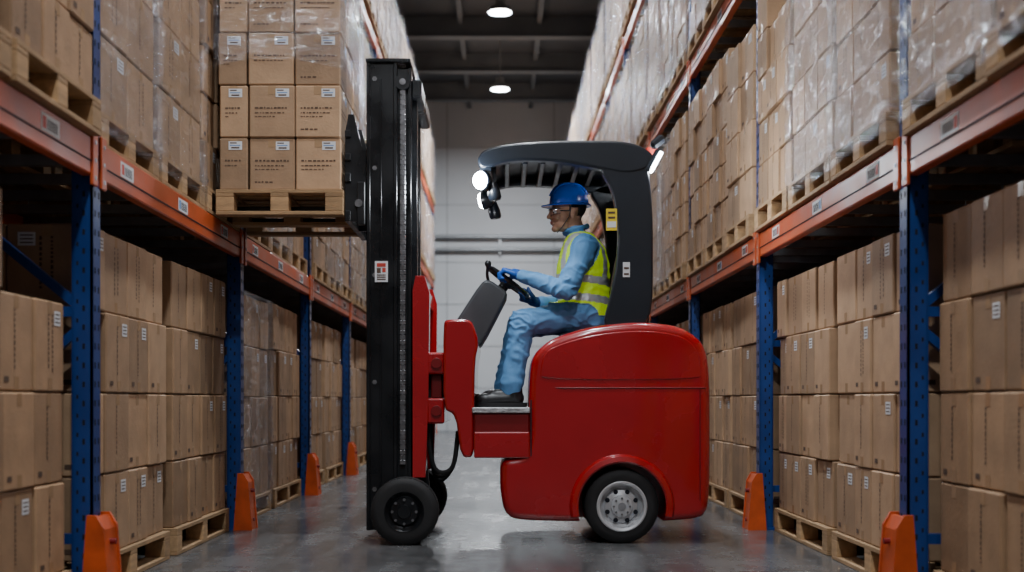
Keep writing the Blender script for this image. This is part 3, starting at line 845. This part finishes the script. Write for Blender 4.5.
hand('hand_right', WRI[1]+fR.normalized()*.028, fR, (-.3, -.2, 1), (0, -1, 0), 'gloveb', curl=(45, 80, 60))

# head
HD = empty('head'); HD.parent = OP
piv = Vector((.43, CY, 1.83))
HM = Matrix.Translation(piv) @ Matrix.Rotation(math.radians(16), 4, 'Z') @ Matrix.Rotation(math.radians(-2), 4, 'Y') @ Matrix.Translation(-piv)
def hfix(ob):
    ob.data.transform(HM); ob.parent = HD
b = MB()
b.ell((.415, CY, 1.955), (.103, .078, .092), 'skin', 24)
b.ell((.368, CY, 1.90), (.066, .063, .085), 'skin', 24)
b.ell((.365, CY, 1.842), (.058, .052, .042), 'skin', 20)
b.ell((.322, CY, 1.818), (.022, .026, .020), 'skin', 16)
b.ell((.316, CY, 1.932), (.020, .050, .013), 'skin', 16)
b.capsule((.303, CY, 1.922), (.284, CY, 1.888), .009, .013, 'skin', 12)
for s in (-1, 1):
    b.ell((.296, CY+s*.012, 1.884), (.010, .008, .008), 'skin', 12)
    b.ell((.325, CY+s*.038, 1.885), (.022, .020, .018), 'skin', 14)
    b.ell((.412, CY+s*.079, 1.905), (.018, .009, .031), 'skin', 16); b.ell((.418, CY+s*.084, 1.918), (.016, .008, .016), 'skin', 12)
    b.ell((.408, CY+s*.078, 1.882), (.010, .008, .012), 'skin', 10)
b.ell((.303, CY, 1.859), (.011, .022, .006), 'skin', 12); b.ell((.305, CY, 1.848), (.011, .020, .007), 'skin', 12)
b.capsule((.458, CY, 1.77), (.425, CY, 1.87), .060, .056, 'skin', 20)
mm = remeshed(b, 'face', .0038, 3)
for k in ('skin', 'lips', 'hair'): mm.materials.append(M[k])
for p in mm.polygons:
    c = p.center
    if c.x < .302 and abs(c.y-CY) < .02 and 1.844 < c.z < 1.862: p.material_index = 1
    if c.x > .465 and c.z > 1.865 or (c.x > .445 and c.z > 1.89) or (c.z > 1.935 and c.x > .40) or (.388 < c.x < .398 and c.z > 1.915 and abs(c.y-CY) < .075): p.material_index = 2
for v in mm.vertices:
    if v.co.x > .45 and v.co.z > 1.875: v.co += v.normal*.006
ho = bpy.data.objects.new('face', mm); COL.objects.link(ho); hfix(ho)
b = MB()
for s in (-1, 1):
    b.ell((.316, CY+s*.031, 1.911), (.012, .014, .010), 'eye', 14)
    b.ell((.3065, CY+s*.031, 1.911), (.004, .006, .006), 'dark', 10)
    b.tube([(.312, CY+s*.014, 1.929), (.303, CY+s*.030, 1.934), (.315, CY+s*.05, 1.929)], .003, 'hair', 6)
hfix(b.obj('eyes_and_brows', HD))
# safety glasses
b = MB()
rs = []
for i in range(17):
    a = math.radians(-75+150*i/16); x = .352-.062*math.cos(a); y = CY+.068*math.sin(a)
    zt = 1.932; zb = 1.892+(.012 if i == 8 else 0)+.010*abs(math.sin(a))
    rs.append([Vector((x, y, zt)), Vector((x-.002, y, (zt+zb)/2)), Vector((x+.002, y, zb))])
vs = [v for r in rs for v in r]; fs = []
for i in range(16):
    for j in range(2): fs.append([i*3+j, i*3+j+1, (i+1)*3+j+1, (i+1)*3+j])
b.add(vs, fs, 'lens')
b.tube([r[0] for r in rs], .0028, 'grey', 6)
for s in (0, -1): b.tube([rs[s][1], Vector((.38, rs[s][1].y+(.008 if s else -.008), 1.917)), Vector((.42, rs[s][1].y+(.012 if s else -.012), 1.915))], .003, 'grey', 6)
b.tube([r[2] for r in rs], .0012, 'grey', 6)
hfix(b.obj('safety_glasses', HD))
# hard hat
b = MB()
hc = Vector((.415, CY, 1.958)); n = 48; rs = []
for i in range(15):
    a = math.pi/2*i/14; rs.append((math.cos(a), math.sin(a)))
rings = []
def hring(cr, z, rx, ry, fx=0):
    out = []
    for j in range(n):
        t = 2*math.pi*j/n; cx = math.cos(t)
        fr = max(0, -cx)**2
        out.append(hc+Vector((cx*(rx*cr+fx*fr), math.sin(t)*ry*cr, z)))
    return out
rings.append(hring(1, -.006, .120, .098)); rings.append(hring(1, -.010, .134, .110, .038)); rings.append(hring(1, -.003, .135, .111, .038)); rings.append(hring(1, .006, .124, .102))
for c_, s_ in rs: rings.append(hring(max(c_**.8, .004), .006+s_*.122, .120, .098))
b.rings(rings, 'helmet')
for yy in (-.03, 0, .03):
    pts = []
    for i in range(13):
        a = math.radians(28+124*i/12); x = math.copysign(abs(math.cos(a))**.8, math.cos(a))*.120; z = .006+math.sin(a)*.122
        pts.append(hc+Vector((x, yy, z-abs(yy)*.12)))
    b.tube(pts, .007 if yy else .010, 'helmet', 8)
hfix(b.obj('hard_hat', HD, smooth=50))
b = MB()
for s in (-1, 1):
    b.tube([(.40, CY+s*.088, 1.955), (.385, CY+s*.078, 1.88), (.35, CY+s*.045, 1.822)], .0025, 'grey', 6)
b.tube([(.35, CY-.045, 1.822), (.335, CY, 1.795), (.35, CY+.045, 1.822)], .0025, 'grey', 6)
hfix(b.obj('chin_strap', HD))

# ---------------------------------------------------------------- high bay lamps, plus unseen fill lamps at the camera end
def bay_or_fill_lamp(y, P):
    b = MB(); z = 7.5
    b.lathe((0, y, z), (0, 0, 1), [(.20, 0), (.21, .01), (.17, .09), (.09, .14), (.08, .26), (.0, .27)], 'lamp_h', 32, cap=False)
    b.lathe((0, y, z), (0, 0, 1), [(.0, .004), (.19, .004)], 'lampglow', 32, cap=False)
    b.cyl((0, y, z+.26), (0, y, 8.601), .012, 'lamp_h', 8)
    o = b.obj('high_bay_or_fill_lamp')
    l = bpy.data.lights.new('lamp_light', 'AREA'); l.shape = 'DISK'; l.size = .4; l.energy = P; l.color = (.90, .95, 1.0)
    lo = bpy.data.objects.new('lamp_light', l); lo.location = (0, y, z-.03); COL.objects.link(lo); lo.parent = o
for y, P in ((-4.5, 130), (.2, 310), (5.4, 220), (10.8, 150), (16.3, 160), (21.8, 300), (27.2, 700)): bay_or_fill_lamp(y, P)  # the pair over and behind the camera is added as fill, out of view

# ---------------------------------------------------------------- world + camera
w = bpy.data.worlds.new('world'); SC.world = w; w.use_nodes = True
w.node_tree.nodes['Background'].inputs[0].default_value = (.80, .90, 1.0, 1)
w.node_tree.nodes['Background'].inputs[1].default_value = .10

cam = bpy.data.cameras.new('camera'); co = bpy.data.objects.new('camera', cam); COL.objects.link(co)
co.location = (0, 0, .8); co.rotation_euler = (math.pi/2, 0, 0)
cam.sensor_width = 36; cam.lens = 44.3; cam.shift_x = .0117; cam.shift_y = .1113
cam.clip_start = .05; cam.clip_end = 200
cam.dof.use_dof = True; cam.dof.focus_distance = 7.15; cam.dof.aperture_fstop = 1.8
SC.camera = co
